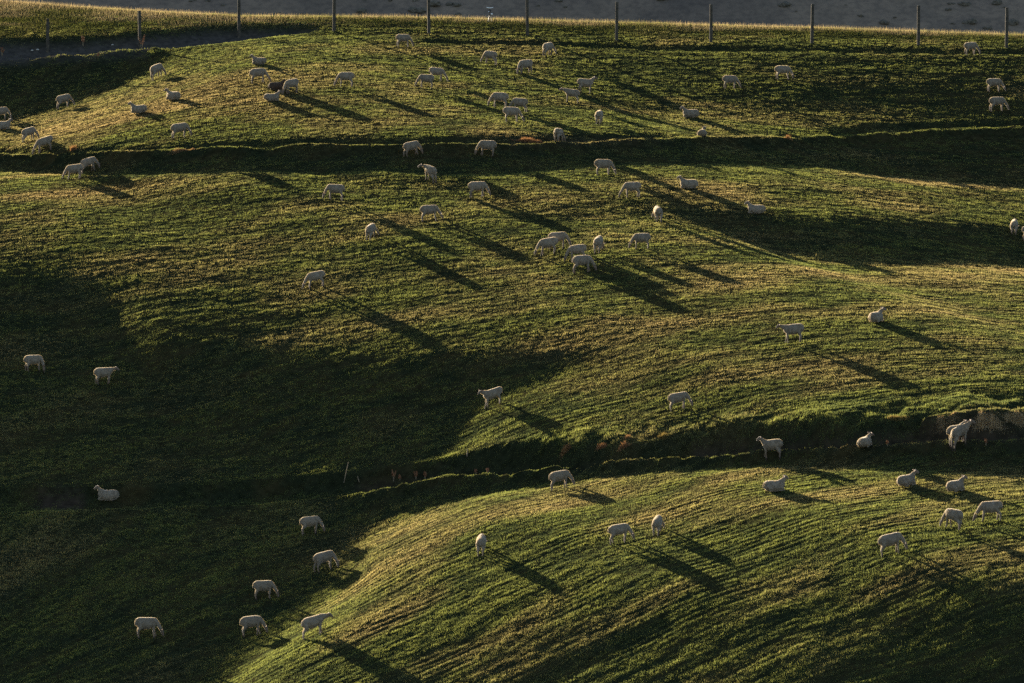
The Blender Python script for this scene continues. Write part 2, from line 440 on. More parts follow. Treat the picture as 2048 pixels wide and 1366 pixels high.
# ------------------------------------------------------------------ sheep
def loft(bm, rings, seg=14):
    """rings: (centre, axis-a vector, axis-b vector)"""
    prev = None; first = None
    for c, a, b_ in rings:
        c = Vector(c); vs = []
        for i in range(seg):
            t = 2 * math.pi * i / seg
            vs.append(bm.verts.new(c + a * math.cos(t) + b_ * math.sin(t)))
        if prev:
            for i in range(seg):
                bm.faces.new((prev[i], prev[(i + 1) % seg], vs[(i + 1) % seg], vs[i]))
        else: first = vs
        prev = vs
    bm.faces.new(first[::-1]); bm.faces.new(prev)
def tube(bm, pts, seg=10, squash=1.0):
    P = [Vector(p[:3]) for p in pts]
    rings = []
    for i, p in enumerate(pts):
        d = (P[min(i + 1, len(P) - 1)] - P[max(i - 1, 0)]).normalized()
        up = Vector((0, 1, 0)) if abs(d.y) < 0.9 else Vector((1, 0, 0))
        a = up - d * up.dot(d); a.normalize(); b_ = d.cross(a)
        rings.append((P[i], a * p[3] * squash, b_ * p[3]))
    loft(bm, rings, seg)
TORSO = [(-0.475, .57, .05, .05), (-0.44, .555, .125, .105), (-0.36, .54, .180, .158), (-0.22, .525, .200, .182), (-0.05, .512, .208, .188), (0.10, .515, .204, .182),
         (0.22, .525, .190, .162), (0.32, .54, .158, .128), (0.40, .555, .112, .092), (0.44, .56, .05, .045)]
def sheep(px, py, pose, head, hyaw, label, back=0.0, dark=False, sc=1.0):
    x, y, z = spot(px, py)
    if back: x, y = x * (1 + back / y), y + back
    if 60 <= head <= 115: sc *= 0.88
    ca, sa = math.cos(rad(head)), math.sin(rad(head))
    s = sc * rng.uniform(0.96, 1.05)
    off = {'graze': 0.10, 'mid': 0.14, 'stand': 0.11, 'lie': 0.06}[pose]
    x -= off * ca * s * 0.92
    z = gz(x, y)
    root = bpy.data.objects.new('sheep', None); COL.objects.link(root)
    root.empty_display_size = 0.3
    root.location = (x, y, z); root.rotation_euler = (0, 0, rad(head)); root.scale = (0.92 * s, 0.97 * s * (1.22 if 60 <= head <= 115 else 1.0), s)
    tag(root, label, 'sheep', 'sheep spread over the hillside')
    def rel(lx, ly):
        return (gz(x + s * (0.92 * lx * ca - 0.97 * ly * sa), y + s * (0.92 * lx * sa + 0.97 * ly * ca)) - z) / s
    fat = rng.uniform(0.94, 1.06); bm = bmesh.new(); ZS = 1.10
    # slope along the body
    zf, zr = 0.5 * (rel(.28, .09) + rel(.28, -.09)), 0.5 * (rel(-.34, .09) + rel(-.34, -.09))
    tilt = max(-.27, min(.27, (zf - zr) / 0.62)) * (0.3 if pose == 'lie' else 1.0); base = max(zr + 0.34 * tilt, zf - .28 * tilt) - (0.02 if abs(zf - zr) > .2 else 0)
    lift_ = lambda lx: base + tilt * lx
    drop = 0.325 if pose == 'lie' else 0.0
    wide = 1.25 if pose == 'lie' else 1.0
    rings = []
    arch = rng.uniform(-0.012, 0.018)
    for lx, cz, hh, hw in TORSO:
        rings.append(((lx, 0, cz - drop + lift_(lx) + arch * (1 - (lx / .45) ** 2)), Vector((0, hw * fat * wide, 0)), Vector((0.0, 0, hh * (0.5 + 0.5 * fat)))))
    loft(bm, rings, 18)
    if pose == 'graze':
        nk = [(.27, .60, .13), (.40, .53, .100), (.51, .40, .078), (.585, .285, .066)]; hd = [(.60, .26, .064), (.635, .19, .066), (.66, .11, .046), (.675, .045, .034)]
        g = rng.uniform(-0.02, 0.03)
        if rng.random() < 0.3: nk[2] = (.50, .42, .078); nk[3] = (.59, .33, .066); hd = [(.61, .31, .062), (.66, .24, .064), (.70, .165, .046), (.725, .10, .033)]
    elif pose == 'mid':
        nk = [(.27, .60, .13), (.42, .63, .098), (.53, .655, .078), (.60, .67, .068)]; hd = [(.61, .69, .064), (.67, .685, .066), (.75, .64, .047), (.80, .60, .034)]
    elif pose == 'stand':
        nk = [(.27, .60, .14), (.39, .665, .110), (.47, .735, .088), (.52, .78, .074)]; hd = [(.52, .805, .068), (.585, .795, .072), (.67, .75, .052), (.72, .715, .038)]
    else:
        nk = [(.24, .29, .14), (.34, .36, .108), (.405, .43, .085), (.435, .48, .072)]; hd = [(.43, .505, .066), (.49, .50, .070), (.58, .465, .050), (.63, .435, .036)]
    def turn(p, k):
        a = rad(hyaw) * k; dx = p[0] - .27
        return (.27 + dx * math.cos(a), dx * math.sin(a), p[1] + lift_(.27) + (lift_(p[0]) - lift_(.27)) * (0.15 if pose != 'graze' else 0.8))
    np_ = [(*turn(p, i / 3.0 * 0.8), p[2]) for i, p in enumerate(nk)]
    hp = [(*turn(p, 0.8 + 0.2 * i / 3), p[2]) for i, p in enumerate(hd)]
    if pose == 'graze':
        # muzzle just above the grass
        m = hp[-1]; want = rel(m[0], m[1]) + 0.035 + rng.uniform(0, .02); dz = want - m[2]
        if abs(dz) > .02: dz = max(-.25, min(.25, dz))
        hp = [(p[0], p[1], p[2] + dz * (0.6 + 0.4 * i / 3), p[3]) for i, p in enumerate(hp)]
        np_ = [(p[0], p[1], p[2] + dz * 0.5 * (i / 3) ** 1.5, p[3]) for i, p in enumerate(np_)]
    tube(bm, np_, 12, 0.85)
    tube(bm, hp, 12, 0.80)
    # legs, each reaching its own patch of ground
    for sy in (-1, 1):
        if pose != 'lie':
            st = rng.uniform(-.07, .07)
            fx_, fy_ = .285 + st, sy * .085
            L = lift_(.27); g0 = max(L - .16, min(L + .12, rel(fx_, fy_)))
            tube(bm, [(.26, sy * .09, .50 + L, .085), (.27, sy * .095, .38 + L, .058), (.275 + .4 * st, sy * .09, .20 + .5 * (L + g0), .039), (fx_, fy_, .07 + g0, .030), (fx_ + .012, fy_, g0, .032)], 9)
            st = rng.uniform(-.08, .08)
            hx_, hy_ = -.37 + st, sy * .09
            L = lift_(-.34); g0 = max(L - .16, min(L + .12, rel(hx_, hy_)))
            tube(bm, [(-.30, sy * .085, .50 + L, .115), (-.27 + .2 * st, sy * .10, .38 + L, .088), (-.375 + .7 * st, sy * .095, .235 + .5 * (L + g0), .045), (-.36 + st, hy_, .07 + g0, .031), (hx_ + .03, hy_, g0, .033)], 9)
        else:
            L = lift_(.3)
            tube(bm, [(.24, sy * .12, .17 + L, .08), (.36, sy * .13, .10 + L, .05), (.42, sy * .12, .05 + L, .036), (.30, sy * .11, .03 + L, .028), (.20, sy * .12, .025 + L, .028)], 9)
            L = lift_(-.3)
            tube(bm, [(-.34, sy * .13, .20 + L, .11), (-.18, sy * .17, .14 + L, .10), (-.12, sy * .19, .07 + L, .05), (-.25, sy * .19, .035 + L, .035), (-.10, sy * .20, .03 + L, .028)], 9)
    L = lift_(-.46)
    tube(bm, [(-.44, 0, .64 - drop + L, .05), (-.475, 0, .58 - drop + L, .042), (-.49, 0, .50 - drop + L, .034), (-.485, 0, .44 - drop + L, .022)], 8)
    # taller, deeper body: stretch above the hoof line
    zs = lambda v: Vector((v[0], v[1], v[2] + (ZS - 1) * max(0.0, v[2] - lift_(v[0]) - 0.02)))
    if pose != 'graze' or True:
        for v in bm.verts: v.co = zs(v.co)
    hp = [(*zs(Vector(p[:3])), p[3]) for p in hp]
    me = bpy.data.meshes.new('body'); bm.to_mesh(me); bm.free()
    o = link('body', me, M_wool)
    r = o.modifiers.new('r', 'REMESH'); r.mode = 'VOXEL'; r.voxel_size = 0.015
    q = o.modifiers.new('s', 'SMOOTH'); q.factor = 0.5; q.iterations = 4
    dg = bpy.context.evaluated_depsgraph_get()
    nm = bpy.data.meshes.new_from_object(o.evaluated_get(dg)); nm.name = 'body'
    o.modifiers.clear(); o.data = nm; bpy.data.meshes.remove(me)
    nm.polygons.foreach_set('use_smooth', np.ones(len(nm.polygons), bool))
    if not nm.materials: nm.materials.append(M_wool)
    co = np.empty(len(nm.vertices) * 3, np.float32); nm.vertices.foreach_get('co', co); co = co.reshape(-1, 3)
    face = np.zeros(len(co))
    for p in hp[1:]:
        face = np.maximum(face, np.clip(1.4 - np.linalg.norm(co - np.array(p[:3]), axis=1) / 0.09, 0, 1))
    leg = np.clip((0.30 - (co[:, 2] - (base + tilt * co[:, 0]))) / 0.12, 0, 1) if pose != 'lie' else np.zeros(len(co))
    w = np.maximum(face, leg)[:, None]
    wool = np.array([0.225, 0.192, 0.158]) * rng.uniform(0.88, 1.06); skin = np.array([0.16, 0.115, 0.088])
    if dark: wool = np.array([0.070, 0.050, 0.038]); skin = wool * 0.7
    cc = np.ones((len(co), 4), np.float32); cc[:, :3] = wool + (skin - wool) * w
    hoof = (co[:, 2] - (base + tilt * co[:, 0]) < 0.035)[:, None] if pose != 'lie' else np.zeros((len(co), 1), bool)
    cc[:, :3] = np.where(hoof, cc[:, :3] * 0.25, cc[:, :3])
    a = nm.attributes.new('fleece', 'FLOAT_COLOR', 'POINT'); a.data.foreach_set('color', cc.ravel())
    o.parent = root
    # short fleece standing off the skin, left out on face and legs
    nv = np.empty(len(co) * 3, np.float32); nm.vertices.foreach_get('normal', nv); nv = nv.reshape(-1, 3)
    pick = rng.integers(0, len(co), 5200); pick = pick[w[pick, 0] < 0.3]
    m_ = len(pick); dr = nv[pick] + rng.normal(0, .45, (m_, 3)); dr /= np.linalg.norm(dr, axis=1)[:, None]
    sd = np.cross(dr, rng.normal(0, 1, (m_, 3))); sd /= np.linalg.norm(sd, axis=1)[:, None] + 1e-6
    c0 = co[pick] + rng.normal(0, .004, (m_, 3)); ln = rng.uniform(.008, .021, (m_, 1)); wd = rng.uniform(.004, .009, (m_, 1))
    fc = np.stack([c0 - sd * wd, c0 + sd * wd, c0 + dr * ln], 1).reshape(-1, 3).astype(np.float32)
    fm = bpy.data.meshes.new('fleece'); fm.vertices.add(3 * m_); fm.vertices.foreach_set('co', fc.ravel())
    fm.loops.add(3 * m_); fm.loops.foreach_set('vertex_index', np.arange(3 * m_, dtype=np.int32))
    fm.polygons.add(m_); fm.polygons.foreach_set('loop_start', np.arange(0, 3 * m_, 3, dtype=np.int32))
    ta = fm.attributes.new('tint', 'FLOAT_COLOR', 'FACE'); tc = np.ones((m_, 4), np.float32); tc[:, :3] = cc[pick, :3] * (1.0 if dark else 1.6) * rng.uniform(.85, 1.15, (m_, 1)); ta.data.foreach_set('color', tc.ravel())
    fm.update(); link('fleece', fm, M_fibre, root)
    # ears
    h0, h1 = Vector(hp[0][:3]), Vector(hp[2][:3])
    ax = (h1 - h0).normalized(); side = ax.cross(Vector((0, 0, 1)) if abs(ax.z) < 0.93 else Vector((1, 0, 0))).normalized()
    upv = side.cross(ax).normalized()
    for k in (-1, 1):
        eb = bmesh.new(); c0 = h0 + ax * 0.02 + side * k * 0.045 + upv * 0.035
        dr = (side * k * 0.9 - ax * 0.35 + upv * 0.12).normalized(); wv = ax.cross(dr).normalized()
        prof = [(0, .018), (.035, .03), (.075, .028), (.11, .016), (.135, .003)]
        loft(eb, [(c0 + dr * l, wv * w_, (dr.cross(wv)) * 0.010) for l, w_ in prof], 8)
        em = bpy.data.meshes.new('ear'); eb.to_mesh(em); eb.free()
        em.polygons.foreach_set('use_smooth', np.ones(len(em.polygons), bool))
        link('ear', em, M_earb if dark else M_ear, root)
    return root

FLOCK = [
 (315, 157, 'graze', 50, -25, 'sheep grazing at the shadow edge of the upper left knoll, seen from behind'),
 (345, 200, 'lie', 145, 15, 'upper right of the two sheep lying on the sunlit upper left knoll'),
 (275, 228, 'lie', 172, 10, 'lower left of the two sheep lying on the sunlit upper left knoll'),
 (363, 276, 'graze', 5, 0, 'sheep grazing rightwards alone on the lower flank of the upper left knoll'),
 (130, 216, 'graze', 30, -20, 'sheep grazing on the rim of the dark upper left hollow'),
 (5, 241, 'graze', 15, 0, 'sheep grazing at the left picture edge, just above a lying one'),
 (8, 259, 'lie', 5, 20, 'sheep lying head up at the left picture edge, facing right'),
 (60, 282, 'graze', 40, -20, 'sheep grazing just below the one lying at the left picture edge'),
 (85, 316, 'graze', 180, 0, 'sheep with its feet hidden behind the upper terrace lip at far left', 0.7),
 (180, 345, 'graze', 20, -20, 'right hand sheep of the grazing pair below the left terrace bank'),
 (145, 358, 'graze', 178, 0, 'left hand sheep of the grazing pair below the left terrace bank'),
 (516, 129, 'lie', 165, 10, 'sheep lying on the slope just below the third fence post from the left'),
 (520, 166, 'graze', 3, 0, 'sheep grazing right beneath the one lying under the third fence post'),
 (555, 180, 'lie', 355, 0, 'dark brown sheep lying behind a white grazing one near the hilltop'),
 (580, 187, 'graze', 215, 10, 'white sheep grazing directly in front of the dark brown lying sheep'),
 (546, 202, 'lie', 5, 10, 'white sheep lying just in front of the dark brown one, head right'),
 (688, 173, 'graze', 178, 0, 'sheep grazing leftwards alone between the dark brown sheep and an overlapping pair'),
 (810, 94, 'graze', 0, 0, 'sheep grazing highest on the slope, between the fourth and fifth fence posts'),
 (877, 162, 'graze', 352, 0, 'farther sheep of the overlapping grazing pair below the fifth fence post'),
 (849, 176, 'graze', 182, 0, 'nearer sheep of the overlapping grazing pair below the fifth fence post'),
 (978, 128, 'graze', 150, 10, 'sheep grazing leftwards straight below the crossbar stand on the ridge'),
 (996, 215, 'graze', 177, 0, 'leftmost of the three sheep clustered in the middle of the upper slope'),
 (1036, 224, 'graze', 172, 0, 'middle sheep of the three clustered in the middle of the upper slope'),
 (1027, 244, 'graze', 12, 0, 'lowest sheep of the three clustered in the middle of the upper slope'),
 (1098, 111, 'graze', 50, -30, 'sheep seen from behind just right of and below the sixth fence post'),
 (1048, 148, 'graze', 212, 20, 'sheep grazing half towards the camera below the sixth fence post'),
 (1175, 186, 'stand', 4, 0, 'sheep standing with raised head facing right on the shaded upper slope'),
 (1139, 204, 'mid', 176, 0, 'sheep stretching its neck leftwards beside the standing one on the upper slope'),
 (1199, 247, 'graze', 80, -10, 'sheep seen from behind on the lit patch above the upper terrace'),
 (1119, 288, 'graze', 65, -20, 'sheep standing rump to camera in the upper terrace ditch', 0.5),
 (1405, 282, 'lie', 80, -20, 'sheep peeking over the upper terrace lip, only its round back showing', 1.0),
 (1379, 235, 'lie', 178, 15, 'sheep lying head left on the shaded slope above the upper terrace'),
 (1464, 178, 'graze', 0, 0, 'left one of the two sheep grazing in shade below the ninth fence post'),
 (1211, 350, 'graze', 8, 0, 'sheep grazing rightwards where the upper terrace shadow ends'),
 (1569, 159, 'graze', 5, 0, 'right one of the two sheep grazing in shade below the ninth fence post'),
 (1944, 110, 'graze', 25, -30, 'sheep grazing nearest to the rightmost fence post'),
 (1992, 184, 'graze', 4, 0, 'upper of two sheep grazing in deep shade at the far right'),
 (1998, 223, 'graze', 12, 0, 'lower of two sheep grazing in deep shade at the far right'),
 (826, 312, 'graze', 20, -20, 'sheep grazing rightwards in the dark terrace band, left of one facing left'),
 (971, 312, 'graze', 177, 0, 'sheep grazing leftwards in the dark band under the upper terrace lip'),
 (858, 363, 'mid', 125, 45, 'sheep with head turned left at the lower edge of the dark terrace band'),
 (667, 399, 'graze', 178, 0, 'sheep grazing leftwards alone just below the dark terrace band, left of centre'),
 (959, 395, 'graze', 0, 0, 'sheep grazing rightwards below the dark band with a broad shadow to its right'),
 (863, 442, 'graze', 5, 0, 'sheep grazing rightwards with a long shadow, upper right of one seen from behind'),
 (743, 477, 'graze', 70, -30, 'sheep seen from behind casting a thin long shadow, left of centre'),
 (627, 576, 'graze', 184, 0, 'sheep grazing leftwards alone on the wide middle slope, left of centre'),
 (1260, 395, 'graze', 186, 10, 'sheep grazing leftwards on the middle slope, left of one lying down'),
 (1375, 377, 'lie', 178, 10, 'upper of the two sheep lying head left on the right middle slope'),
 (1315, 441, 'graze', 100, 25, 'sheep seen from behind on the middle slope, below and left of a lying one'),
 (1510, 427, 'lie', 176, 15, 'lower of the two sheep lying head left on the right middle slope'),
 (1120, 497, 'graze', 0, -10, 'farthest sheep of the tight group of four near the centre'),
 (1092, 510, 'graze', 180, 0, 'leftmost sheep of the tight group of four near the centre'),
 (1150, 522, 'graze', 180, 0, 'third sheep down in the tight group of four, grazing leftwards'),
 (1169, 545, 'graze', 358, 0, 'nearest sheep of the tight group of four, grazing rightwards'),
 (1198, 503, 'graze', 75, -15, 'narrow sheep seen from behind just right of the tight group of four'),
 (1279, 498, 'graze', 180, 0, 'sheep grazing leftwards a few steps right of the tight group of four'),
 (2029, 466, 'graze', 80, -20, 'sheep seen from behind in the dark hollow near the right picture edge'),
 (2066, 486, 'graze', 0, 0, 'sheep cut off by the right picture edge, only its hind part showing'),
 (1754, 645, 'lie', 55, -35, 'sheep lying with its back to the camera alone on the right middle slope'),
 (71, 742, 'graze', 8, -50, 'sheep with hidden head in deep shade at far left, left of a walking one'),
 (213, 768, 'mid', 2, 0, 'sheep walking rightwards with its head forward in deep shade at far left'),
 (979, 815, 'mid', 195, 20, 'sheep facing left with lowered head where the deep middle shade ends'),
 (1361, 819, 'graze', 0, 0, 'sheep grazing rightwards on the lit slope just above the gully'),
 (1124, 978, 'graze', 3, 0, 'sheep grazing rightwards just below the gully near the centre'),
 (1580, 686, 'mid', 180, 0, 'sheep standing head up facing left on the sunlit right middle slope'),
 (1539, 917, 'stand', 163, 20, 'sheep standing on the gully lip, looking left'),
 (1731, 901, 'lie', 60, -30, 'sheep lying on the gully lip with its back to the camera'),
 (1922, 888, 'stand', 3, 0, 'farther sheep of the pair standing at the right end of the gully'),
 (1918, 896, 'stand', 55, -35, 'nearer sheep of the pair standing at the right end of the gully'),
 (1552, 983, 'lie', 3, 10, 'leftmost of the three sheep lying just below the gully lip'),
 (1815, 974, 'lie', 38, -20, 'middle one of the three sheep lying just below the gully lip'),
 (1913, 984, 'lie', 38, -20, 'rightmost of the three sheep lying just below the gully lip'),
 (213, 1000, 'lie', 180, 15, 'sheep lying in the dark gully at far left'),
 (299, 1275, 'graze', 3, 0, 'leftmost sheep grazing in the deep shade at bottom left'),
 (508, 1272, 'graze', 3, 0, 'lowest shaded sheep beside the shadow edge at bottom left'),
 (625, 1068, 'graze', 8, 0, 'highest sheep grazing in the shaded lower left hollow'),
 (652, 1141, 'graze', 25, -40, 'broad sheep with head turned away at the edge of the lower left shade'),
 (532, 1197, 'graze', 0, 0, 'sheep grazing in the lower left shade, between the highest and the lowest there'),
 (634, 1271, 'mid', 0, 0, 'lowest sheep in sunlight, neck stretched forward at the shadow edge'),
 (963, 1105, 'graze', 85, -10, 'sheep seen from behind alone on the left side of the lower knoll'),
 (1243, 1085, 'graze', 4, 0, 'sheep grazing rightwards on the lower knoll beside one seen from behind'),
 (1316, 1066, 'graze', 75, -25, 'sheep seen from behind on the lower knoll, right of a grazing one'),
 (1786, 1107, 'graze', 2, 0, 'lowest sheep on the right, grazing with a wide shadow beside it'),
 (1904, 1057, 'graze', 135, 20, 'left sheep of the pair at lower right, facing away'),
 (1976, 1042, 'graze', 177, 0, 'right sheep of the pair at lower right, grazing leftwards'),
]
for e in FLOCK:
    sheep(*e, dark=e[5].startswith('dark brown'))

# ------------------------------------------------------------------ fence posts along the ridge
POSTS = [(95, 104, 38), (280, 95, 22), (478, 75, 0), (668, 62, -14), (858, 66, -10), (1055, 70, -6), (1233, 80, 4), (1422, 84, 9), (1624, 86, 9), (1837, 90, 12), (2013, 95, 16)]
ORD = 'first second third fourth fifth sixth seventh eighth ninth tenth last'.split()
for i, (px, py, pt) in enumerate(POSTS):
    x, y, z = spot(px, py)
    hgt = (py - pt) * math.hypot(x, y) / F * 1.0
    bm = bmesh.new()
    tx, ty_ = rng.uniform(-.02, .02) + (0.03 if i in (6,) else 0), rng.uniform(-.02, .02)
    pts = []
    for k in range(9):
        t = k / 8
        pts.append((tx * t * hgt, ty_ * t * hgt, -0.3 + (hgt + .3) * t, 0.098 * (1 + rng.uniform(-.04, .04)) * (1.04 - .1 * t)))
    pts.append((tx * hgt, ty_ * hgt, hgt + .012, 0.060))
    tube(bm, pts, 12)
    me = bpy.data.meshes.new('fence_post'); bm.to_mesh(me); bm.free()
    o = link('fence_post', me, M_wood); o.location = (x, y, z)
    o.rotation_euler = (0, 0, rng.uniform(0, 6))
    tag(o, f'{ORD[i]} weathered wooden fence post from the left along the ridge', 'fence post', 'wooden fence posts along the ridge')

# ------------------------------------------------------------------ small stand with a white crossbar on the ridge
x = (980 - CX) / F * 276; y = float(crest_y(x)) - 0.3; z = gz(x, y)
root = bpy.data.objects.new('sprinkler', None); COL.objects.link(root); root.location = (x, y, z)
tag(root, 'small black stand with a white crossbar on top, among ridge grass', 'sprinkler')
bm = bmesh.new()
tube(bm, [(0, 0, -.1, .022), (0, 0, .42, .03), (0, 0, .62, .04), (-.01, 0, .78, .03)], 10)
tube(bm, [(0, 0, .58, .045), (0.01, 0, .68, .055), (0, 0, .74, .04)], 10)
me = bpy.data.meshes.new('stem'); bm.to_mesh(me); bm.free(); link('stem', me, M_black, root)
bm = bmesh.new(); tube(bm, [(-.21, 0, .88, .02), (-.15, 0, .845, .028), (0, 0, .83, .028), (.15, 0, .845, .028), (.21, 0, .88, .02)], 10)
me = bpy.data.meshes.new('crossbar'); bm.to_mesh(me); bm.free(); link('crossbar', me, M_white, root)
for dx, dz, r in ((-.06, .60, .04), (.11, .46, .06)):
    bm = bmesh.new(); tube(bm, [(dx - r, 0, dz + .01, r * .5), (dx - r * .4, 0, dz, r * .95), (dx + r * .4, 0, dz, r), (dx + r, 0, dz - .02, r * .5)], 10)
    me = bpy.data.meshes.new('nozzle'); bm.to_mesh(me); bm.free(); link('nozzle', me, M_white, root)
for k in (-1, 0, 1):
    bm = bmesh.new(); tube(bm, [(0, 0, .40, .012), (k * .09, -.05 + .08 * abs(k), .15, .011), (k * .14, -.1 + .14 * abs(k), -.1, .01)], 8)
    me = bpy.data.meshes.new('leg'); bm.to_mesh(me); bm.free(); link('leg', me, M_white if k else M_black, root)

# ------------------------------------------------------------------ blades: one mesh of many single triangles with a tint of their own
def blades(name, x, y, hgt, wid, tint, m, lean=0.35, soft=False, parent=None, z=None):
    n = len(x)
    if z is None: z = ground(x, y)
    az = rng.uniform(0, 2 * math.pi, n)
    la = rng.uniform(0, 2 * math.pi, n); ll = np.abs(rng.normal(0, lean, n)) * hgt
    b0 = np.stack([x - np.cos(az) * wid / 2, y - np.sin(az) * wid / 2, z - 0.01], -1)
    b1 = np.stack([x + np.cos(az) * wid / 2, y + np.sin(az) * wid / 2, z - 0.01], -1)
    t = np.stack([x + np.cos(la) * ll, y + np.sin(la) * ll, z + hgt], -1)
    co = np.stack([b0, b1, t], 1).reshape(-1, 3).astype(np.float32)
    me = bpy.data.meshes.new(name)
    me.vertices.add(3 * n); me.vertices.foreach_set('co', co.ravel())
    me.loops.add(3 * n); me.loops.foreach_set('vertex_index', np.arange(3 * n, dtype=np.int32))
    me.polygons.add(n); me.polygons.foreach_set('loop_start', np.arange(0, 3 * n, 3, dtype=np.int32))
    a = me.attributes.new('tint', 'FLOAT_COLOR', 'FACE')
    c4 = np.ones((n, 4), np.float32); c4[:, :3] = tint
    a.data.foreach_set('color', c4.ravel())
    me.update()
    return link(name, me, m, parent)

# pasture: clumps spread over the slope
NC, NB = 470000, 10
cx_, cy_ = px_to_plan(rng.uniform(-260, 2310, NC), rng.uniform(10, 1440, NC))
keep = (cy_ < crest_y(cx_) + 1.5)
cx_, cy_ = cx_[keep], cy_[keep]
q = row_q(cx_, cy_)
soil, earth, dry, rough = (mask_at(a, cx_, cy_) for a in (SOIL, EARTH, DRY, ROUGH))
rown = 0.7 * fbm(cx_ / 2.5, q / 0.7, 91, 3) + 0.7 * tuft(cx_, q)
patch = fbm(cx_ / 5, q / 3.0, 95, 3)
ridge = np.clip((cy_ - (crest_y(cx_) - 4)) / 2, 0, 1)
keep = rng.random(len(cx_)) > np.clip(1.1 * soil + 0.85 * earth, 0, 1) * 0.96
cx_, cy_, q, dry, rough, rown, patch = (a[keep] for a in (cx_, cy_, q, dry, rough, rown, patch))
n = len(cx_)
chh = np.clip(0.036 * (1 + 1.0 * rown) * rng.lognormal(0, 0.28, n), 0.02, 0.16) * (1 + 0.9 * rough)
bx = np.repeat(cx_, NB) + rng.normal(0, 0.07, n * NB); by = np.repeat(cy_, NB) + rng.normal(0, 0.05, n * NB)
bh = np.repeat(chh, NB) * rng.uniform(0.5, 1.15, n * NB)
dmix = np.clip(dry * 0.72 + 0.8 * patch - 0.18 + rng.normal(0, 0.09, n), 0, 1)
g0, g1, g2 = np.array([0.064, 0.094, 0.054]), np.array([0.160, 0.192, 0.072]), np.array([0.320, 0.260, 0.170])
mixg = np.clip(0.5 + 0.9 * rown + rng.normal(0, 0.25, n), 0, 1)[:, None]
ct = g0 + (g1 - g0) * mixg; ct = ct + (g2 - ct) * dmix[:, None]
bt = np.repeat(ct, NB, 0) * rng.uniform(0.7, 1.3, (n * NB, 1))
o = blades('pasture_grass', bx, by, bh, rng.uniform(0.010, 0.024, n * NB), bt, M_grass); o['kind'] = 'stuff'

# long seeding grass beyond the fence, up to the crest
NR = 270000
rx, ry = px_to_plan(rng.uniform(-260, 2310, NR), rng.uniform(-12, 86, NR))
fpx = [p[0] for p in POSTS]; fpy = [p[1] - 6 for p in POSTS]
ppx, ppy = project(rx, ry, plane_z(ry))
fl = np.interp(ppx, fpx, fpy)
cr = np.interp(ppx, [p[0] for p in CREST], [p[1] for p in CREST])
tt = (fl - ppy) / np.maximum(fl - cr, 1)
keep = (ppy < fl) & (ry < crest_y(rx) + 0.8) & (mask_at(SOIL, rx, ry) < 0.3) & (rng.random(NR) < 0.35 + 0.75 * np.clip(tt, 0, 1))
rx, ry, tt = rx[keep], ry[keep], np.clip(tt[keep], 0, 1)
n = len(rx)
pn = fbm(rx / 4, ry / 1.2, 101, 3)
s0, s1 = np.array([0.095, 0.11, 0.030]), np.array([0.33, 0.275, 0.20])
mixs = np.clip(tt * tt * 0.95 - 0.1 + 1.1 * pn + rng.normal(0, .2, n), 0, 1)[:, None]
o = blades('ridge_grass', rx, ry, (0.05 + 0.17 * tt * tt) * rng.uniform(0.4, 1.25, n), rng.uniform(0.006, 0.013, n), (s0 + (s1 - s0) * mixs) * rng.uniform(.7, 1.3, (n, 1)), M_straw, 0.25); o['kind'] = 'stuff'

# ------------------------------------------------------------------ brown dock plants, tussocks, stalks and stones
def dock(px, py, hpx, label):
    x, y, z = spot(px, py); hh = hpx * math.hypot(x, y) / F
    root = bpy.data.objects.new('dock_plant', None); COL.objects.link(root); root.location = (x, y, z)
    tag(root, label, 'weed', 'brown dock weeds gone to seed')
    bm = bmesh.new(); tips = []
    for k in range(5):
        a = rng.uniform(0, 6.28); l = rng.uniform(.05, .3) * hh; t = rng.uniform(.75, 1) * hh
        p = [(0, 0, -.05, .012), (l * .4 * math.cos(a), l * .4 * math.sin(a), t * .5, .010), (l * math.cos(a), l * math.sin(a), t, .006)]
        tube(bm, p, 6); tips.append(p)
    me = bpy.data.meshes.new('stem'); bm.to_mesh(me); bm.free(); link('stem', me, M_stalk, root)
    bm = bmesh.new()
    for p in tips:
        for k in range(60):
            t = rng.uniform(.25, 1); a, b_ = Vector(p[1][:3]), Vector(p[2][:3])
            c = (a.lerp(b_, (t - .25) / .75)); r = .055 * (1.15 - t) + .015
            d = Vector(rng.normal(0, 1, 3)); d.normalize(); c = c + d * r * rng.uniform(.2, 1)
            e1 = Vector(rng.normal(0, 1, 3)).normalized() * .022; e2 = e1.cross(d).normalized() * .016
            bm.faces.new([bm.verts.new(c - e1), bm.verts.new(c + e2), bm.verts.new(c + e1), bm.verts.new(c - e2)])
    me = bpy.data.meshes.new('seed_head'); bm.to_mesh(me); bm.free(); link('seed_head', me, M_dock, root)
dock(283, 100, 31, 'tall brown dock weed standing at the foot of the second fence post')
dock(166, 92, 22, 'brown dock weed in front of the grey earth bank between two posts')
dock(4, 112, 18, 'brown dock weed at the left picture edge below the bank')
dock(196, 115, 10, 'small brown dock weed on the lumpy track below the earth bank')
dock(787, 962, 24, 'tallest brown dock weed on the left end of the gully lip')
dock(800, 960, 12, 'low brown dock weed touching the tallest one on the gully lip')
dock(832, 958, 17, 'brown dock weed on the gully lip between two others')
dock(850, 957, 14, 'rightmost low dock weed of the row left on the gully lip')
dock(952, 948, 12, 'small dock weed alone on the gully lip near the centre')
dock(976, 946, 11, 'small dock weed on the gully lip, last before the bare stretch')
dock(1775, 891, 12, 'small pale weed on the gully lip right of the lying sheep')
dock(1972, 889, 14, 'low weed on the gully lip right of the standing pair')

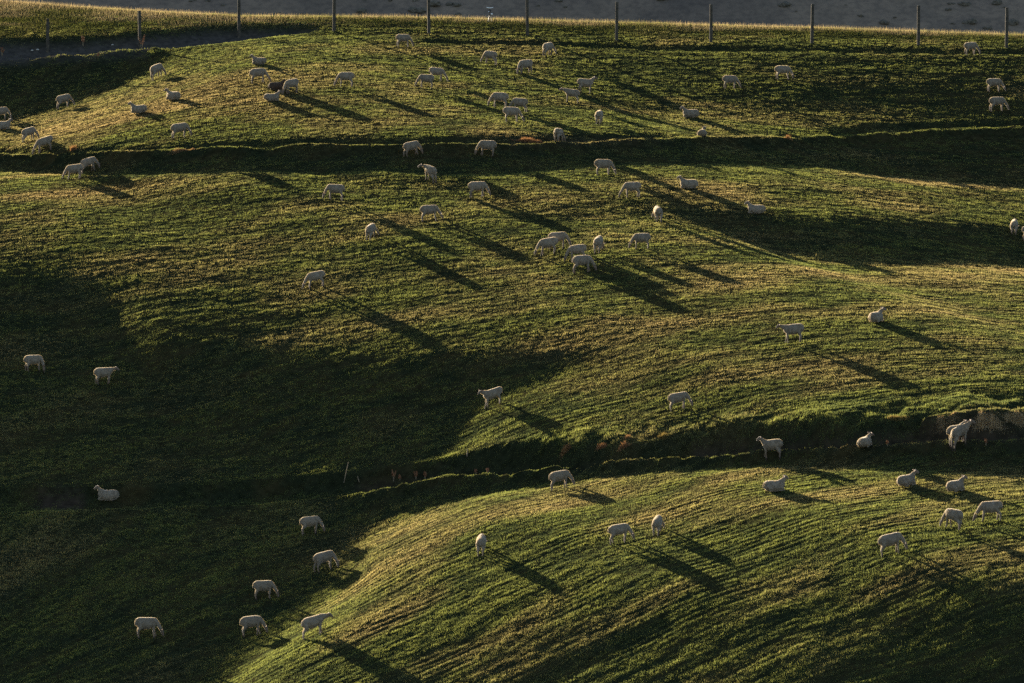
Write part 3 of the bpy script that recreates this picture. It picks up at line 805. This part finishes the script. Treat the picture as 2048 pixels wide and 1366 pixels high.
def tussock(px, py, wpx, hpx, label, col=(0.30, 0.20, 0.115), nb=900):
    x, y, z = spot(px, py); k = math.hypot(x, y) / F; w, hh = wpx * k, hpx * k
    bx = rng.normal(0, w * .25, nb); by = rng.normal(0, .04, nb)
    zz = ground(x + bx, y + by) - z
    t = np.clip(1 - (bx / (w * .55)) ** 2, .25, 1)
    t = t * np.clip(0.75 + 1.3 * vnoise(bx / (w * .12), bx * 0, int(px)), .3, 1.3)
    o = blades('grass_tussock', bx, by, hh * t * rng.uniform(.5, 1.1, nb), rng.uniform(.01, .02, nb), np.array(col) * rng.uniform(.6, 1.35, (nb, 1)), M_straw, 0.5, z=zz)
    o.location = (x, y, z)
    tag(o, label, 'tussock', 'dry grass tussocks along the terraces and gully')
tussock(1976, 842, 62, 11, 'broad tan tussock glowing on the gully edge at far right', (0.46, 0.36, 0.24), 3200)
tussock(2030, 836, 60, 12, 'tan tussock cut by the right picture edge above the gully', (0.44, 0.35, 0.23), 2800)
tussock(1893, 845, 60, 8, 'low tan tussock on the gully edge behind the standing pair', (0.36, 0.28, 0.18), 1500)
tussock(1795, 838, 50, 8, 'long low tussock above the gully, left of the standing pair', (0.22, 0.18, 0.08), 1200)
tussock(1205, 894, 24, 10, 'rusty tussock, left one of two close together above the gully', (0.30, 0.17, 0.10))
tussock(1248, 893, 26, 9, 'rusty tussock, right one of two close together above the gully', (0.30, 0.17, 0.10))
tussock(1130, 900, 24, 9, 'rusty tussock farthest left above the gully', (0.26, 0.16, 0.09))
tussock(1325, 876, 20, 10, 'olive tussock on a hump above the gully near the grazing sheep', (0.20, 0.16, 0.07))
tussock(1255, 876, 18, 7, 'small rusty tussock higher up the slope above the gully', (0.28, 0.17, 0.10), 500)
tussock(146, 300, 13, 12, 'small brown tussock on the upper terrace lip at left', (0.24, 0.14, 0.08), 700)
tussock(365, 300, 60, 9, 'wide brown tussock patch on the upper terrace lip', (0.26, 0.18, 0.11), 1600)
tussock(1060, 285, 60, 9, 'reddish tussock in the upper terrace ditch beside the rump of a sheep', (0.26, 0.15, 0.09), 1400)
tussock(1578, 277, 18, 7, 'small rusty tussock on the upper terrace lip at right', (0.30, 0.18, 0.10), 400)

def stick(px, py, tx, ty, r, name, label, knobs=()):
    x, y, z = spot(px, py); k = math.hypot(x, y) / F
    bm = bmesh.new(); a = Vector(((tx - px) * k, 0, (py - ty) * k))
    tube(bm, [(-a.x * .1, 0, -a.z * .1, r), (a.x * .25, 0.01, a.z * .25, r), (a.x * .3, 0, a.z * .3, r * 1.7), (a.x * .36, 0, a.z * .36, r), (a.x * .7, -.01, a.z * .7, r * .9), (a.x, 0, a.z, r * .7)], 8)
    me = bpy.data.meshes.new(name); bm.to_mesh(me); bm.free()
    o = link(name, me, M_stalk); o.location = (x, y, z)
    return tag(o, label, 'stalk')
stick(688, 964, 697, 923, .015, 'dead_stalk', 'pale leaning dead stalk sticking out of the dark gully')
stick(718, 962, 715, 951, .018, 'dead_stalk', 'short pale stalk stump right of the leaning one in the gully')
stick(934, 912, 935, 897, .022, 'dead_stalk', 'short pale upright stalk on the dark bank above the gully')
for i, (px, py, r, lb) in enumerate([(75, 100, .07, 'right one of two pale stones at the foot of the grey bank'), (64, 101, .06, 'left one of two pale stones at the foot of the grey bank'),
                                     (225, 90, .06, 'pale stone on the grey bank near the second fence post')]):
    x, y, z = spot(px, py)
    bm = bmesh.new(); bmesh.ops.create_icosphere(bm, subdivisions=2, radius=r)
    for v in bm.verts: v.co = Vector((v.co.x * 1.3, v.co.y, v.co.z * .8)) * rng.uniform(.85, 1.1)
    me = bpy.data.meshes.new('stone'); bm.to_mesh(me); bm.free()
    o = link('stone', me, M_stone); o.location = (x, y, z + r * .3); tag(o, lb, 'stone')
